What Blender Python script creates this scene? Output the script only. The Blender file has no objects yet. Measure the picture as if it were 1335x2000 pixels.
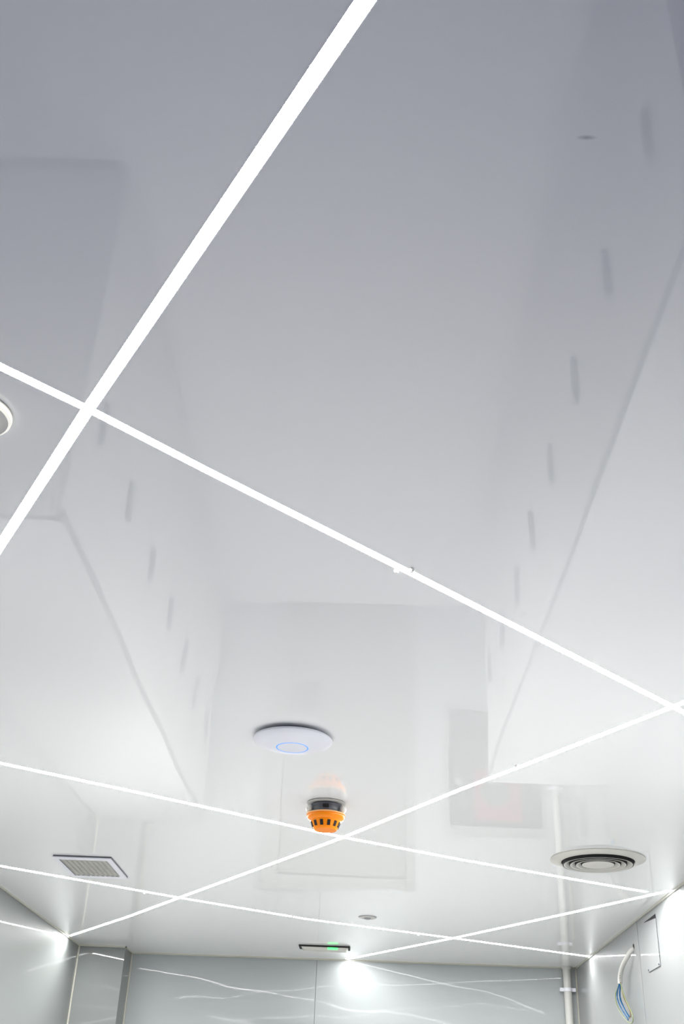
import bpy, bmesh, math, random
from mathutils import Vector, Matrix

# ------------------------------------------------------------------ camera, world, exposure
SC = bpy.context.scene
COL = SC.collection
H = 2.73            # ceiling height
XL, XR = -1.872, 1.492
cam_d = bpy.data.cameras.new('camera')
cam = bpy.data.objects.new('camera', cam_d)
COL.objects.link(cam)
SC.camera = cam
cam_d.sensor_fit = 'VERTICAL'
cam_d.sensor_height = 36.0
cam_d.sensor_width = 24.0
cam_d.lens = 37.8
cam_d.clip_start = 0.02
R = Matrix(((0.9992246838, -0.0299767405, 0.0255230534),
            (0.0067683707, -0.5078329075, -0.8614290030),
            (0.0387842801, 0.8609338727, -0.5072362827)))
# columns of R are the camera axes in the room
cam.matrix_world = Matrix.Translation((0, 0, 1.63)) @ R.to_4x4()

w = bpy.data.worlds.new('world')
SC.world = w
w.use_nodes = True
w.node_tree.nodes['Background'].inputs[0].default_value = (0.35, 0.42, 0.6, 1)
w.node_tree.nodes['Background'].inputs[1].default_value = 0.05
SC.view_settings.view_transform = 'Standard'
SC.view_settings.look = 'None'
SC.view_settings.gamma = 1.0
SC.view_settings.exposure = 0.17
SC.view_settings.use_curve_mapping = False
LED = 152.0
LED_COL = (1.0, 0.99, 0.98)
SC.cycles.max_bounces = 12
SC.cycles.diffuse_bounces = 8
SC.cycles.glossy_bounces = 6
SC.cycles.sample_clamp_indirect = 10

# ------------------------------------------------------------------ materials
def mat(name, col, rough=0.5, ior=1.5, spec=0.5, metal=0.0, emit=None, strength=0.0, var=0.03,
        vscale=6.0, bump=0.0, bscale=2.0, coat=0.0):
    m = bpy.data.materials.new(name)
    m.use_nodes = True
    nt = m.node_tree
    b = nt.nodes['Principled BSDF']
    b.inputs['Roughness'].default_value = rough
    b.inputs['IOR'].default_value = ior
    b.inputs['Specular IOR Level'].default_value = spec
    b.inputs['Metallic'].default_value = metal
    b.inputs['Coat Weight'].default_value = coat
    tc = nt.nodes.new('ShaderNodeTexCoord')
    nz = nt.nodes.new('ShaderNodeTexNoise')
    nz.inputs['Scale'].default_value = vscale
    nz.inputs['Detail'].default_value = 3
    nt.links.new(tc.outputs['Object'], nz.inputs['Vector'])
    mx = nt.nodes.new('ShaderNodeMix')
    mx.data_type = 'RGBA'
    mx.inputs['A'].default_value = (*[c * (1 - var) for c in col], 1)
    mx.inputs['B'].default_value = (*[min(1, c * (1 + var)) for c in col], 1)
    nt.links.new(nz.outputs['Fac'], mx.inputs['Factor'])
    nt.links.new(mx.outputs['Result'], b.inputs['Base Color'])
    if bump:
        n2 = nt.nodes.new('ShaderNodeTexNoise')
        n2.inputs['Scale'].default_value = bscale
        n2.inputs['Detail'].default_value = 1
        bp = nt.nodes.new('ShaderNodeBump')
        bp.inputs['Distance'].default_value = bump
        bp.inputs['Strength'].default_value = 1.0
        nt.links.new(tc.outputs['Object'], n2.inputs['Vector'])
        nt.links.new(n2.outputs['Fac'], bp.inputs['Height'])
        nt.links.new(bp.outputs['Normal'], b.inputs['Normal'])
        nt.links.new(bp.outputs['Normal'], b.inputs['Coat Normal'])
    if emit:
        b.inputs['Emission Color'].default_value = (*emit, 1)
        b.inputs['Emission Strength'].default_value = strength
    return m

M_ceil = mat('stretch_film', (0.875, 0.885, 0.878), rough=0.005, ior=1.52, var=0.01, vscale=1.0, bump=0.0065, bscale=0.85)
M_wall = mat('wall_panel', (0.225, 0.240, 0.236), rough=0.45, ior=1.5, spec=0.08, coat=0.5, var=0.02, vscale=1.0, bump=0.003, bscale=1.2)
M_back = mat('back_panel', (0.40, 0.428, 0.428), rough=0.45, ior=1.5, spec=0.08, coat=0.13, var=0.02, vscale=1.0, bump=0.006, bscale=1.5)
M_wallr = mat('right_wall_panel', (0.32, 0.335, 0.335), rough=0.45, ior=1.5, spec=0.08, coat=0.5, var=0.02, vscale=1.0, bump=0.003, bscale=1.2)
M_trim = mat('cream_trim', (0.55, 0.54, 0.46), rough=0.3)
M_floor = mat('pale_vinyl', (0.80, 0.80, 0.80), rough=0.45, var=0.04, vscale=3)
M_absorb = mat('navy_absorber', (0.010, 0.022, 0.085), rough=0.9, var=0.2, vscale=40)
M_navy = mat('navy_light_block', (0.012, 0.028, 0.12), rough=0.7)
M_white = mat('white_laminate', (0.88, 0.88, 0.87), rough=0.4)
M_cab = mat('cabinet_laminate', (0.66, 0.66, 0.66), rough=0.4)
M_ctop = mat('cabinet_top_grey', (0.31, 0.312, 0.315), rough=0.5)
M_door = mat('door_face', (0.22, 0.225, 0.22), rough=0.4)
M_frame = mat('door_frame_grey', (0.27, 0.275, 0.27), rough=0.4)
M_plastic = mat('white_plastic', (0.80, 0.81, 0.87), rough=0.35)
M_grey = mat('gap_shadow_grey', (0.10, 0.11, 0.13), rough=0.35)
M_dgrey = mat('dark_slot', (0.012, 0.012, 0.012), rough=0.8)
M_mid = mat('mid_grey', (0.33, 0.34, 0.35), rough=0.5)
M_handle = mat('handle_grey', (0.22, 0.23, 0.25), rough=0.4)
M_poster = mat('poster_grey', (0.018, 0.02, 0.02), rough=0.5)
M_red = mat('poster_red', (0.22, 0.02, 0.04), rough=0.5)
M_green = mat('poster_green', (0.03, 0.06, 0.035), rough=0.5)
M_orange = mat('orange_plastic', (1.0, 0.27, 0.003), rough=0.3, spec=0.3, var=0.02)
M_oedge = mat('orange_rim', (1.0, 0.52, 0.20), rough=0.3)
M_metal = mat('vent_enamel', (0.62, 0.61, 0.56), rough=0.4)
M_beige = mat('vent_beige', (0.50, 0.49, 0.45), rough=0.6)
M_pipe = mat('pipe_plastic', (0.58, 0.58, 0.55), rough=0.35)
M_alu = mat('strip_edge', (0.86, 0.86, 0.90), rough=0.4)
M_blue = mat('blue_ring', (0.05, 0.25, 0.9), rough=0.4, emit=(0.02, 0.22, 0.9), strength=0.9)
M_gled = mat('green_led', (0.05, 0.6, 0.1), rough=0.4, emit=(0.08, 1.0, 0.18), strength=2.2)
M_wblue = mat('wire_blue', (0.0, 0.10, 0.26), rough=0.4)
M_wyg = mat('wire_yellow_green', (0.24, 0.29, 0.13), rough=0.4)
M_wbr = mat('wire_brown', (0.20, 0.13, 0.06), rough=0.4)
M_cable = mat('cable_sheath', (0.50, 0.50, 0.47), rough=0.45)
M_lens = mat('bulb_white', (0.9, 0.9, 0.85), rough=0.15)

# a small smudge on the film near the right of the room (it stays with the film)
def add_smudge():
    nt = M_ceil.node_tree
    b = nt.nodes['Principled BSDF']
    src = b.inputs['Base Color'].links[0].from_socket
    tc = nt.nodes.new('ShaderNodeTexCoord')
    mp = nt.nodes.new('ShaderNodeMapping')
    mp.vector_type = 'TEXTURE'
    mp.inputs['Location'].default_value = (0.258, 0.925, 2.73)
    mp.inputs['Scale'].default_value = (0.014, 0.0045, 1)
    gr = nt.nodes.new('ShaderNodeTexGradient')
    gr.gradient_type = 'SPHERICAL'
    nt.links.new(tc.outputs['Object'], mp.inputs['Vector'])
    nt.links.new(mp.outputs['Vector'], gr.inputs['Vector'])
    mx = nt.nodes.new('ShaderNodeMix')
    mx.data_type = 'RGBA'
    mx.inputs['B'].default_value = (0.45, 0.46, 0.50, 1)
    nt.links.new(gr.outputs['Fac'], mx.inputs['Factor'])
    nt.links.new(src, mx.inputs['A'])
    nt.links.new(mx.outputs['Result'], b.inputs['Base Color'])
add_smudge()

# ------------------------------------------------------------------ mesh helpers
def obj(name, bm, m, parent=None, smooth=False, loc=None, bevel=0.0):
    me = bpy.data.meshes.new(name)
    bmesh.ops.recalc_face_normals(bm, faces=bm.faces)
    bm.to_mesh(me)
    bm.free()
    o = bpy.data.objects.new(name, me)
    COL.objects.link(o)
    me.materials.append(m)
    if smooth:
        for p in me.polygons:
            p.use_smooth = True
        me.set_sharp_from_angle(angle=math.radians(35))
    if parent:
        o.parent = parent
    if loc:
        o.location = loc
    if bevel:
        b = o.modifiers.new('bevel', 'BEVEL')
        b.width = bevel
        b.segments = 2
    return o

def thing(name, label, cat, loc, rz=0.0, group=None):
    o = bpy.data.objects.new(name, None)
    o.empty_display_size = 0.05
    COL.objects.link(o)
    o.location = loc
    o.rotation_euler = (0, 0, rz)
    tag(o, label, cat, group)
    return o

def tag(o, label, cat, group=None):
    o['label'] = label
    o['category'] = cat
    if group:
        o['group'] = group
    return o

def struct(name, bm, m, label=None, parent=None, **k):
    o = obj(name, bm, m, parent, **k)
    if parent is None:
        o['kind'] = 'structure'
        if label:
            o['label'] = label
    return o

def box(bm, x0, x1, y0, y1, z0, z1, mtx=None):
    vs = [bm.verts.new((x, y, z)) for x in (x0, x1) for y in (y0, y1) for z in (z0, z1)]
    for f in ((0, 1, 3, 2), (4, 6, 7, 5), (0, 4, 5, 1), (2, 3, 7, 6), (0, 2, 6, 4), (1, 5, 7, 3)):
        bm.faces.new([vs[i] for i in f])
    if mtx:
        bmesh.ops.transform(bm, matrix=mtx, verts=vs)
    return bm

def boxm(*a, **k):
    return box(bmesh.new(), *a, **k)

def lathe(bm, prof, n=64, c=(0, 0), closed=False):
    """revolve (r, z) pairs about a vertical axis through c"""
    rings = []
    for r, z in prof:
        if r < 1e-6:
            rings.append([bm.verts.new((c[0], c[1], z))])
        else:
            rings.append([bm.verts.new((c[0] + r * math.cos(2 * math.pi * i / n),
                                        c[1] + r * math.sin(2 * math.pi * i / n), z)) for i in range(n)])
    pairs = list(zip(rings[:-1], rings[1:]))
    if closed:
        pairs.append((rings[-1], rings[0]))
    for a, b in pairs:
        if len(a) == 1 and len(b) == 1:
            continue
        for i in range(n):
            j = (i + 1) % n
            if len(a) == 1:
                bm.faces.new((a[0], b[i], b[j]))
            elif len(b) == 1:
                bm.faces.new((a[i], b[0], a[j]))
            else:
                bm.faces.new((a[i], b[i], b[j], a[j]))
    return bm

def spline(pts, n=10):
    P = [Vector(p) for p in pts]
    P = [2 * P[0] - P[1]] + P + [2 * P[-1] - P[-2]]
    out = []
    for i in range(1, len(P) - 2):
        for k in range(n):
            t = k / n
            a, b, c, d = P[i - 1], P[i], P[i + 1], P[i + 2]
            out.append(0.5 * ((2 * b) + (c - a) * t + (2 * a - 5 * b + 4 * c - d) * t * t + (-a + 3 * b - 3 * c + d) * t ** 3))
    out.append(P[-2])
    return out

def tube(bm, pts, r, n=10, caps=True):
    rings = []
    up = Vector((0.13, 0.31, 1)).normalized()
    for i, p in enumerate(pts):
        d = (pts[min(i + 1, len(pts) - 1)] - pts[max(i - 1, 0)]).normalized()
        a = d.cross(up)
        if a.length < 0.05:
            a = d.cross(Vector((1, 0, 0)))
        a.normalize()
        b = d.cross(a)
        rr = r(i / (len(pts) - 1)) if callable(r) else r
        rings.append([bm.verts.new(p + rr * (a * math.cos(2 * math.pi * k / n) + b * math.sin(2 * math.pi * k / n))) for k in range(n)])
    for a, b in zip(rings[:-1], rings[1:]):
        for k in range(n):
            j = (k + 1) % n
            bm.faces.new((a[k], a[j], b[j], b[k]))
    if caps:
        bm.faces.new(rings[0][::-1])
        bm.faces.new(rings[-1])
    return bm

# ------------------------------------------------------------------ room shell
Y0 = -0.5           # wall behind the viewer
YB_L, YB_R = 8.00, 7.87   # the back wall runs very slightly askew

def grid_plane(bm, x0, x1, y0, y1, z):
    vs = [bm.verts.new(p) for p in ((x0, y0, z), (x1, y0, z), (x1, y1, z), (x0, y1, z))]
    bm.faces.new(vs)
    return bm

struct('ceiling', boxm(XL - .05, XR + .05, Y0 - .05, 8.1, H, H + .06), M_ceil,
       'glossy white stretch ceiling mirroring the room, crossed by light lines')
struct('floor', boxm(XL - .05, XR + .05, Y0 - .05, 8.1, -.06, 0), M_floor)
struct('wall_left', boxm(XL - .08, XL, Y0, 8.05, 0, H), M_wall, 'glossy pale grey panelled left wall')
# right wall: separate panels that do not sit quite in one plane
bm = bmesh.new()
box(bm, XR + .012, XR + .08, Y0, 7.95, 0, H)
seams = [Y0, 1.2, 2.42, 3.64, 4.86, 6.08, 7.30, 7.90]
tilt = [(0, 0), (0, 0), (0, .001), (.001, 0), (0.0, .0015), (0.0, 0.0), (0.001, 0)]
for i in range(len(seams) - 1):
    a, b = seams[i] + .0012, seams[i + 1] - .0012
    t0, t1 = tilt[i]
    vs = [bm.verts.new(p) for p in ((XR + t0, a, 0), (XR + t1, b, 0), (XR + t1, b, H), (XR + t0, a, H),
                                    (XR + .013, a, 0), (XR + .013, b, 0), (XR + .013, b, H), (XR + .013, a, H))]
    for f in ((0, 1, 2, 3), (4, 7, 6, 5), (0, 3, 7, 4), (1, 5, 6, 2), (3, 2, 6, 7), (0, 4, 5, 1)):
        bm.faces.new([vs[k] for k in f])
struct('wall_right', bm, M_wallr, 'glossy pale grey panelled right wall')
# back wall in two panels with a seam
bm = bmesh.new()
def yb(x):
    return YB_L + (YB_R - YB_L) * (x - XL) / (XR - XL)
for a, b in ((XL - .05, -.2692), (-.2668, XR + .05)):
    vs = [bm.verts.new(p) for z in (0, H) for p in ((a, yb(a), z), (b, yb(b), z), (b, yb(b) + .1, z), (a, yb(a) + .1, z))]
    for f in ((0, 1, 2, 3), (7, 6, 5, 4), (0, 4, 5, 1), (1, 5, 6, 2), (2, 6, 7, 3), (3, 7, 4, 0)):
        bm.faces.new([vs[k] for k in f])
box(bm, -.3, -.23, 7.96, 8.04, 0, H)
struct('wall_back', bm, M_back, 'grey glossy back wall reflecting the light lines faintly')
struct('wall_front', boxm(XL, XR, Y0 - .08, Y0, 0, H), M_navy)  # unseen end wall, made navy to darken the near ceiling
# unseen navy partitions, added only to darken the near ceiling
struct('wall_blocker_left', boxm(-1.13, -1.05, Y0, 1.00, 0, H), M_navy)
struct('wall_blocker_right', boxm(1.0, 1.08, Y0, 1.05, 0, H), M_navy)
# boxed-in column in the back left corner
CX, CY = -1.556, 7.735
struct('wall_column', boxm(XL, CX, CY, 8.02, 0, H), M_wall, 'boxed-in column in the back left corner')

t = .008
def trim(n, *b):
    struct('trim_%d' % n, boxm(*b), M_trim, 'thin cream trim strip along the edge of the wall panels')
trim(1, XL, XL + t, Y0, CY, H - t, H)
trim(2, XL, CX + t, CY - t, CY, H - t, H)
trim(3, CX, CX + t, CY - t, yb(CX), H - t, H)
bm = bmesh.new()
vs = [bm.verts.new((x, yb(x) - dy, z)) for z in (H - t, H) for x, dy in ((CX, 0), (CX, t), (XR, t), (XR, 0))]
for f in ((0, 1, 2, 3), (7, 6, 5, 4), (0, 4, 5, 1), (1, 5, 6, 2), (2, 6, 7, 3), (3, 7, 4, 0)):
    bm.faces.new([vs[k] for k in f])
struct('trim_4', bm, M_trim, 'thin cream trim strip along the top of the back wall')
trim(5, XR - t, XR, Y0, YB_R, H - t, H)
trim(6, XL, XL + t, CY - t, CY, 0, H - t)
trim(7, CX, CX + t, yb(CX) - .004 - t, yb(CX) - .002, 0, H - t)
trim(8, XR - t, XR, YB_R - t - .003, YB_R, 0, H - t)

# ------------------------------------------------------------------ recessed LED light lines
def led_mat(p):
    return mat('led_diffuser', (0.9, 0.9, 0.9), rough=0.5, emit=LED_COL, strength=LED * p)

def strip(label, pts, w, z=0.0, joints=(), power=1.0):
    """one light line through the given ceiling points (x, y)"""
    P = [Vector((*p, 0)) for p in pts]
    o = P[0].copy()
    root = thing('led_light_line', label, 'ceiling light', (o.x, o.y, H), 0, 'recessed light lines in the ceiling')
    P = [p - o for p in P]
    h = w / 2
    dirs = [(b - a).normalized() for a, b in zip(P[:-1], P[1:])]
    nrm = []
    for k in range(len(P)):
        d = (dirs[max(k - 1, 0)] + dirs[min(k, len(dirs) - 1)]).normalized()
        nrm.append(Vector((-d.y, d.x, 0)))
    prof = [(-h - .0004, 0), (-h - .0004, -.0006 - z), (-h, -.0006 - z), (h, -.0006 - z), (h + .0004, -.0006 - z), (h + .0004, 0)]
    bm = bmesh.new()
    rings = [[bm.verts.new((p.x + n.x * a, p.y + n.y * a, b)) for a, b in prof] for p, n in zip(P, nrm)]
    for r0, r1 in zip(rings[:-1], rings[1:]):
        for k in range(5):
            f = bm.faces.new((r0[k], r0[k + 1], r1[k + 1], r1[k]))
            f.material_index = 0 if k == 2 else 1     # only the face looking down gives light
    dfo = obj('diffuser', bm, led_mat(power), root)
    dfo.data.materials.append(M_alu)
    for p, d in ((P[0], -dirs[0]), (P[-1], dirs[-1])):
        m = Matrix.Translation(p) @ Matrix.Rotation(math.atan2(d.y, d.x), 4, 'Z')
        obj('end_cap', boxm(0, .004, -h - .001, h + .001, -.0022, 0, m), M_alu, root)
    for seg, t_, side in joints:
        p = P[seg].lerp(P[seg + 1], t_)
        n = Vector((-dirs[seg].y, dirs[seg].x, 0)) * side
        bm = lathe(bmesh.new(), [(0.0, -.009), (.004, -.008), (.006, -.003), (.006, 0), (0, 0)], 16, (p.x + n.x * (h + .004), p.y + n.y * (h + .004)))
        obj('joint_clip', bm, M_lens, root, smooth=True)
    return root

strip('widest light line, running from the top edge of the photo down to the left',
      [(.24, .31), (-.022, .743), (-.5, 1.536), (-.601, 1.709), (-.805, 2.058), (-1.857, 3.857)], .0215, z=.0001, power=1.05)
strip('long light line crossing the widest one and descending to the right',
      [(-1.046, 1.032), (-.5, 1.536), (-.316, 1.722), (.093, 2.122), (.869, 2.892), (XR - .007, 3.500)], .0195,
      joints=((2, .95, 1), (2, .985, -1)), power=1.4)
strip('light line running from the back left corner past the orange detector',
      [(-1.856, 7.376), (-1.333, 6.583), (-.947, 5.952), (-.068, 4.521), (.352, 3.770), (.515, 3.500), (.878, 2.876), (XR - .007, 1.838)], .0225,
      z=.0002, joints=((5, .02, -1),), power=1.0)
strip('light line passing just behind the orange detector towards the right wall',
      [(-1.862, 3.229), (-1.258, 3.658), (-.775, 4.001), (-.068, 4.521), (.447, 4.839), (1.374, 5.357)], .027, power=.6)
strip('light line passing between the square vent and the back left corner',
      [(-1.862, 5.233), (-.947, 5.952), (-.283, 6.436), (.581, 6.874), (XR - .006, 7.363)], .034,
      joints=((0, .83, 1), (1, .86, -1), (2, .76, 1)), power=.38)
strip('light line from the middle of the back wall to the right wall',
      [(-.062, 7.895), (.581, 6.874), (1.09, 5.994), (XR - .006, 5.289)], .031, z=.0002, power=.4)

# ------------------------------------------------------------------ wireless access point
ap = thing('wireless_access_point', 'round white domed wireless access point with blue ring on the ceiling', 'access point', (-.2185, 3.262, H))
obj('mounting_base', lathe(bmesh.new(), [(0, 0), (.098, 0), (.098, -.010), (.02, -.012), (0, -.012)]), M_grey, ap, smooth=True)
obj('housing', lathe(bmesh.new(), [(.02, -.0095), (.112, -.0085), (.121, -.010), (.1245, -.0135), (.1235, -.017), (.118, -.021), (.104, -.027),
                     (.084, -.0325), (.066, -.0360), (.0505, -.0380)], 96), M_plastic, ap, smooth=True)
obj('light_ring', lathe(bmesh.new(), [(.0505, -.0379), (.0500, -.0385), (.0475, -.0386), (.0470, -.0379)], 96), M_blue, ap, smooth=True)
obj('center_cap', lathe(bmesh.new(), [(.0470, -.0383), (.03, -.0392), (.015, -.0397), (0, -.0399)], 96), M_plastic, ap, smooth=True)

# ------------------------------------------------------------------ smoke detector with orange cap
dt = thing('smoke_detector', 'smoke detector under an orange cap with dark slots, hanging from the ceiling', 'smoke detector', (-.128, 4.016, H))
obj('base_plate', lathe(bmesh.new(), [(0, 0), (.066, 0), (.0725, -.002), (.0725, -.0045), (.068, -.0065), (0, -.0065)]), M_pipe, dt, smooth=True)
bm = lathe(bmesh.new(), [(.054, -.0065), (.060, -.012), (.054, -.020), (.052, -.030), (.053, -.038), (.062, -.042), (.0, -.042)])
obj('detector_body', bm, M_grey, dt, smooth=True)
bm = bmesh.new()
box(bm, -.011, .011, -.061, -.050, -.028, -.019)
obj('mounting_clip', bm, M_dgrey, dt)
for s in (-1, 1):
    bm = bmesh.new()
    bmesh.ops.create_uvsphere(bm, u_segments=20, v_segments=14, radius=.0125)
    obj('side_lamp', bm, M_lens, dt, smooth=True, loc=(s * .063, -.018, -.028))
obj('cap_rim', lathe(bmesh.new(), [(.0, -.041), (.066, -.041), (.0725, -.0435), (.0728, -.047), (.066, -.0475), (0, -.0475)]), M_oedge, dt, smooth=True)
cap = obj('orange_cap', lathe(bmesh.new(), [(.0, -.0472), (.0685, -.0472), (.0695, -.052), (.0665, -.060), (.0590, -.0655), (.0565, -.067),
                         (.0555, -.070), (.0490, -.086), (.0430, -.0985), (.0405, -.101), (0, -.102)]), M_orange, dt, smooth=True)
for k in range(12):
    a = -math.pi / 2 + (k - 5.5) * 2 * math.pi / 12
    bm = bmesh.new()
    box(bm, -.0058, .0058, -.0012, .0012, -.0100, .0100)
    mtx = Matrix.Rotation(a + math.pi / 2, 4, 'Z') @ Matrix.Rotation(math.radians(22), 4, 'X')
    bmesh.ops.transform(bm, matrix=mtx, verts=bm.verts)
    obj('slot', bm, M_dgrey, cap, loc=(.0508 * math.cos(a), .0508 * math.sin(a), -.0825))

# ------------------------------------------------------------------ round supply diffuser
df = thing('round_air_diffuser', 'large round air diffuser with concentric rings in the ceiling near the right wall', 'air vent', (1.022, 4.738, H))
obj('throat_shade_disc', lathe(bmesh.new(), [(0, 0), (.155, 0), (.155, -.0015), (0, -.0015)]), M_dgrey, df)  # flat black disc in place of a deep unlit duct
obj('flange', lathe(bmesh.new(), [(.200, 0), (.2005, -.004), (.196, -.006), (.172, -.011), (.158, -.0145), (.154, -.0135), (.153, -.004), (.153, 0)], 96), M_metal, df, smooth=True)
for rs, zs in ((.1485, -.0255), (.1215, -.0245), (.0965, -.0235), (.0715, -.0225)):  # black bands put in for the shade between the cones
    obj('gap_shade_band', lathe(bmesh.new(), [(rs, -.001), (rs, zs), (rs - .0015, zs), (rs - .0015, -.001)], 96, closed=True), M_dgrey, df, smooth=True)
for ro, ri, zl in ((.145, .125, -.025), (.118, .100, -.025), (.093, .075, -.025)):
    obj('ring', lathe(bmesh.new(), [(ri, -.003), (ro - .004, zl + .003), (ro, zl + .001), (ro, zl - .001), (ro - .005, zl - .0005), (ri - .002, -.0045)], 96, closed=True), M_metal, df, smooth=True)
obj('center_disc', lathe(bmesh.new(), [(0, -.0045), (.052, -.006), (.066, -.020), (.068, -.024), (.060, -.0265), (.030, -.0285), (0, -.029)], 96), M_metal, df, smooth=True)

# ------------------------------------------------------------------ square return grille
gv = thing('square_air_vent', 'rectangular white framed air vent with egg-crate grille, hanging slightly open on the left', 'air vent', (-1.273, 5.265, H))
bm = bmesh.new()
ox, oy, ix, iy = .136, .215, .110, .172
box(bm, -ox, ox, -oy, -iy, -.011, -.005)
box(bm, -ox, ox, iy, oy, -.011, -.005)
box(bm, -ox, -ix, -iy, iy, -.011, -.005)
box(bm, ix, ox, -iy, iy, -.011, -.005)
obj('frame', bm, M_plastic, gv)
bm = bmesh.new()
box(bm, -ox + .004, ox + .0015, -oy - .0005, oy - .01, -.007, 0)
obj('gap_shadow', bm, M_grey, gv)  # dark sheet stands in for the shadow line beside the frame
bm = bmesh.new()
box(bm, -ix, ix, -iy, iy, -.0062, -.0052)
obj('back_plate', bm, M_beige, gv)
bm = bmesh.new()
for i in range(10):
    x = -ix + .004 + (2 * ix - .008) * i / 9
    box(bm, x - .004, x + .004, -iy, iy, -.0105, -.0062)
for j in range(16):
    y = -iy + .006 + (2 * iy - .034) * j / 15
    box(bm, -ix, ix, y - .005, y + .005, -.0105, -.0062)
obj('grille', bm, M_metal, gv)
for i in range(9):
    x = -ix + .004 + (2 * ix - .008) * (i + .5) / 9
    obj('open_slot', boxm(x - .0078, x + .0078, iy - .024, iy - .001, -.0072, -.0063), M_dgrey, gv)
obj('side_gap', boxm(-ix - .003, -ix, -iy, iy, -.0114, -.0108), M_dgrey, gv)

# ------------------------------------------------------------------ small ceiling devices
sp = thing('ceiling_sensor', 'small round white sensor with dark centre near the far end of the ceiling', 'sensor', (.057, 6.30, H))
obj('cover', lathe(bmesh.new(), [(.047, 0), (.047, -.004), (.043, -.007), (.034, -.008), (.030, -.005), (0, -.005)]), M_pipe, sp, smooth=True)
obj('shadow_gap', lathe(bmesh.new(), [(.051, 0), (.051, -.0025), (.046, -.0025)]), M_mid, sp)
obj('sensor_head', lathe(bmesh.new(), [(.020, -.005), (.018, -.011), (.010, -.014), (0, -.015)]), M_mid, sp, smooth=True)

cd = thing('dome_fixture', 'small round white dome fixture with raised rim, cut by the left edge of the photo', 'ceiling fixture', (-.708, 1.552, H))
obj('rim', lathe(bmesh.new(), [(0, 0), (.066, 0), (.068, -.004), (.067, -.012), (.062, -.015), (.055, -.013), (0, -.011)], 80), M_beige, cd, smooth=True)
obj('dome', lathe(bmesh.new(), [(.041, -.012), (.041, -.022), (.038, -.029), (.028, -.034), (.015, -.036), (0, -.037)], 80), M_plastic, cd, smooth=True)

ex = thing('emergency_light', 'slim emergency light with a glowing green indicator near the back wall', 'emergency light', (-.205, 7.40, H), math.radians(-1.0))
bm = bmesh.new()
vs = [bm.verts.new(p) for p in ((-.158, -.045, 0), (.158, -.045, 0), (.158, .075, 0), (-.158, .075, 0),
                                (-.130, -.028, -.024), (.140, -.028, -.024), (.140, .055, -.024), (-.130, .055, -.024))]
for f in ((0, 1, 2, 3), (7, 6, 5, 4), (0, 4, 5, 1), (1, 5, 6, 2), (2, 6, 7, 3), (3, 7, 4, 0)):
    bm.faces.new([vs[k] for k in f])
obj('housing', bm, M_metal, ex)
obj('dark_gap', boxm(-.164, .164, -.054, .078, -.009, 0), M_dgrey, ex)  # black block for the dark gap around the top of the housing
obj('indicator', boxm(.022, .085, -.040, -.034, -.021, -.010), M_gled, ex)

# ------------------------------------------------------------------ pipe in the back right corner
pp = thing('vertical_pipe', 'white plastic pipe rising to the ceiling in the back right corner', 'pipe', (1.420, 7.828, 0))
obj('pipe', lathe(bmesh.new(), [(0, 0), (.026, 0), (.026, H), (0, H)], 32), M_pipe, pp, smooth=True)
obj('ceiling_collar', lathe(bmesh.new(), [(.026, H - .02), (.033, H - .012), (.034, H - .002), (.034, H), (.026, H)], 32), M_pipe, pp, smooth=True)
for z in (.4, .95, 1.5, 2.05, 2.585):
    bm = lathe(bmesh.new(), [(.026, z - .011), (.030, z - .010), (.030, z + .010), (.026, z + .011)], 32)
    box(bm, -.052, -.028, -.006, .012, z - .011, z + .011)
    box(bm, .028, .052, -.006, .012, z - .011, z + .011)
    box(bm, -.05, .05, .012, .040, z - .006, z + .006)
    obj('pipe_clip', bm, M_plastic, pp, smooth=True)

# ------------------------------------------------------------------ access plate and hanging cable on the right wall
pl = thing('access_plate', 'loose square cover plate with dark gaps on the right wall beside the hanging cable', 'cover plate', (XR, 5.797, 2.570))
obj('opening', boxm(-.0008, 0, -.116, .124, -.118, .121), M_dgrey, pl)
bm = bmesh.new()
vs = [bm.verts.new(p) for p in ((-.004, -.118, -.121), (-.004, .1175, -.121), (-.004, .1170, .117), (-.004, -.118, .100),
                                (-.001, -.118, -.121), (-.001, .1175, -.121), (-.001, .1170, .117), (-.001, -.118, .100))]
for f in ((0, 1, 2, 3), (7, 6, 5, 4), (0, 4, 5, 1), (1, 5, 6, 2), (2, 6, 7, 3), (3, 7, 4, 0)):
    bm.faces.new([vs[k] for k in f])
obj('cover', bm, M_wallr, pl)
for y in (-.108, .106):
    bm = bmesh.new()
    bmesh.ops.create_uvsphere(bm, u_segments=12, v_segments=8, radius=.0055)
    obj('screw', bm, M_grey, pl, smooth=True, loc=(-.004, y, -.112))

Z = 1.63
cb = thing('hanging_cable', 'white cable with bare blue and yellow-green wires hanging from a hole in the right wall', 'cable', (XR, 6.192, 2.608))
def rel(ps):
    return [Vector((x - XR, y - 6.192, z + Z - 2.608)) for x, y, z in ps]
bm = lathe(bmesh.new(), [(0, 0), (.014, 0), (.014, .002), (0, .002)], 20)
bmesh.ops.rotate(bm, cent=(0, 0, 0), matrix=Matrix.Rotation(-math.pi / 2, 3, 'Y'), verts=bm.verts)
obj('wall_hole', bm, M_dgrey, cb, loc=(.0005, 0, .006))
obj('sheath', tube(bmesh.new(), spline(rel([(1.50, 6.200, .975), (1.478, 6.205, .962), (1.455, 6.238, .925), (1.446, 6.320, .886), (1.442, 6.356, .850), (1.440, 6.362, .818)])),
                   .0125, 14), M_cable, cb, smooth=True)
for i in range(4):
    z = .868 - i * .012
    obj('printed_mark', boxm(-.0535 - .002, -.0535, .136 + i * .006, .144 + i * .006, z + Z - 2.608 - .003, z + Z - 2.608 + .003), M_grey, cb)
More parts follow.
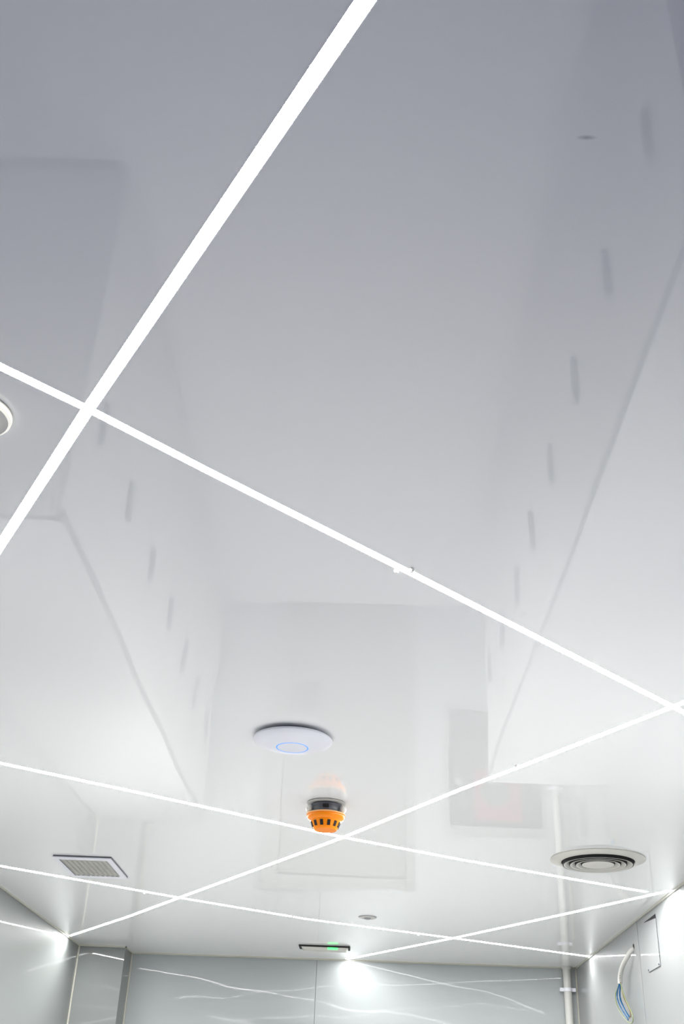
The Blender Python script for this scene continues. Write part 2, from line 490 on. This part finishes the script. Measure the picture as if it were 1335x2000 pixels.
wires = [
    (M_wblue, 'blue_wire', [(1.44, 6.370, .824), (1.435, 6.435, .767), (1.435, 6.384, .708), (1.44, 6.244, .628)]),
    (M_wblue, 'blue_wire', [(1.44, 6.355, .824), (1.44, 6.393, .747), (1.44, 6.284, .672), (1.44, 6.216, .634)]),
    (M_wblue, 'blue_wire', [(1.445, 6.362, .824), (1.445, 6.41, .760), (1.445, 6.33, .690), (1.445, 6.228, .640)]),
    (M_wbr, 'brown_wire', [(1.44, 6.350, .824), (1.44, 6.296, .737), (1.44, 6.199, .677), (1.44, 6.180, .640), (1.44, 6.22, .634)]),
    (M_wyg, 'yellow_green_wire', [(1.44, 6.375, .824), (1.438, 6.488, .771), (1.438, 6.439, .701), (1.44, 6.291, .632), (1.44, 6.170, .606),
                      (1.44, 6.134, .634), (1.44, 6.223, .704), (1.44, 6.290, .750), (1.44, 6.350, .822)]),
]
for m, n, pts in wires:
    obj(n, tube(bmesh.new(), spline(rel(pts)), .0035 if n == 'blue_wire' else .0028, 8), m, cb, smooth=True)

# ------------------------------------------------------------------ back wall: door, poster (seen mirrored in the ceiling)
door = struct('door_1', boxm(-.576, .328, -.035, 0, .0, 2.17), M_door, 'pale grey double-framed door in the back wall', loc=(0, 7.925, 0))
bm = bmesh.new()
for x0, x1 in ((-.700, -.585), (.337, .395)):
    box(bm, x0, x1, -.030, 0, 0, 2.29)
box(bm, -.585, .337, -.030, 0, 2.185, 2.29)
struct('door_frame', bm, M_frame, parent=door, bevel=.004)
bm = bmesh.new()
box(bm, -.53, -.35, -.052, -.035, .78, 1.0)
struct('lock_plate', bm, M_grey, parent=door, bevel=.004)
ps = thing('framed_poster', 'grey framed poster with a red picture on the back wall, mirrored in the ceiling', 'poster', (.985, 7.885, 1.38))
bm = bmesh.new()
box(bm, -.36, .36, -.022, 0, -.45, -.425)
box(bm, -.36, .36, -.022, 0, .42, .48)
box(bm, -.36, -.333, -.022, 0, -.425, .42)
box(bm, .333, .36, -.022, 0, -.425, .42)
obj('frame', bm, M_frame, ps)
obj('sheet', boxm(-.333, .333, -.012, -.002, -.425, .42), M_poster, ps)
obj('red_picture', boxm(-.15, .19, -.014, -.012, -.03, .37), M_red, ps)
bm = lathe(bmesh.new(), [(0, 0), (.11, 0), (.11, .002), (0, .002)], 40)
bmesh.ops.rotate(bm, cent=(0, 0, 0), matrix=Matrix.Rotation(math.pi / 2, 3, 'X'), verts=bm.verts)
obj('green_emblem', bm, M_green, ps, loc=(.0, -.014, .17))
obj('caption_mark', boxm(-.29, -.24, -.014, -.012, .05, .11), M_mid, ps)

sp2 = tag(obj('insulation_strip', boxm(XR - .03, XR, 6.52, 6.78, 1.87, 2.17), mat('mottled_grey', (.30, .31, .32), var=.5, vscale=60)),
          'narrow mottled grey panel on the right wall, mirrored in the ceiling above the round diffuser', 'wall panel')
tag(obj('wall_box', boxm(XR - .05, XR, 7.15, 7.45, 1.80, 2.02), M_frame, bevel=.006),
    'white box on the right wall near the pipe, mirrored in the ceiling', 'box')

# ------------------------------------------------------------------ tall white cabinets along both walls
def cabinet(name_label, depth, width, height, loc, rz, group):
    """front faces local -y; origin at the base centre of the back"""
    c = thing('tall_cabinet', name_label, 'cabinet', loc, rz, group)
    w2 = width / 2 - .001
    obj('body', boxm(-w2, w2, -depth + .022, 0, .08, height - .02), M_cab, c)
    obj('plinth', boxm(-w2, w2, -depth + .06, -.01, 0, .08), M_mid, c)
    bm = bmesh.new()
    box(bm, -w2 - .0005, w2 + .0005, -depth, 0, height - .02, height)
    box(bm, -w2 - .0005, w2 + .0005, -depth - .012, -depth + .01, height - .045, height + .006)
    obj('top_panel', bm, M_ctop, c)
    d = obj('door', boxm(-w2 + .002, w2 - .002, -depth, -depth + .020, .085, height - .05), M_cab, c, bevel=.002)
    h = bmesh.new()
    box(h, -.018, .018, -depth - .022, -depth, 1.16, 1.36)
    obj('handle', h, M_handle, d, bevel=.004)
    return c

def dup(root, loc, label=None):
    r = root.copy(); COL.objects.link(r); r.location = loc
    if label: r['label'] = label
    for ch in list(root.children):
        c = ch.copy(); COL.objects.link(c); c.parent = r
        for g in ch.children:
            k = g.copy(); COL.objects.link(k); k.parent = c
    return r

lw = (7.72 - 3.40) / 7
first = cabinet('tall pale cabinet in the run along the left wall', .742, lw, 1.90,
                (XL + .002, 3.40 + lw / 2, 0), math.pi / 2, 'tall pale cabinets along the left wall')
for i in range(1, 7):
    dup(first, (XL + .002, 3.40 + lw * (i + .5), 0))
rw = .58
firstr = cabinet('tall pale cabinet in the run along the right wall', 1.492 - .783, rw, 1.87,
                 (XR - .002, 6.50 - rw / 2, 0), -math.pi / 2, 'tall pale cabinets along the right wall')
for i in range(1, 8):
    dup(firstr, (XR - .002, 6.50 - rw * (i + .5), 0))

# dark sheet added on the unseen near floor to cut bounce onto the ceiling
tag(obj('floor_light_absorber', boxm(-1.04, .76, Y0 + .02, 2.5, 0.0, .008), M_absorb),
    'unseen dark navy mat added on the near floor to darken the ceiling', 'mat')
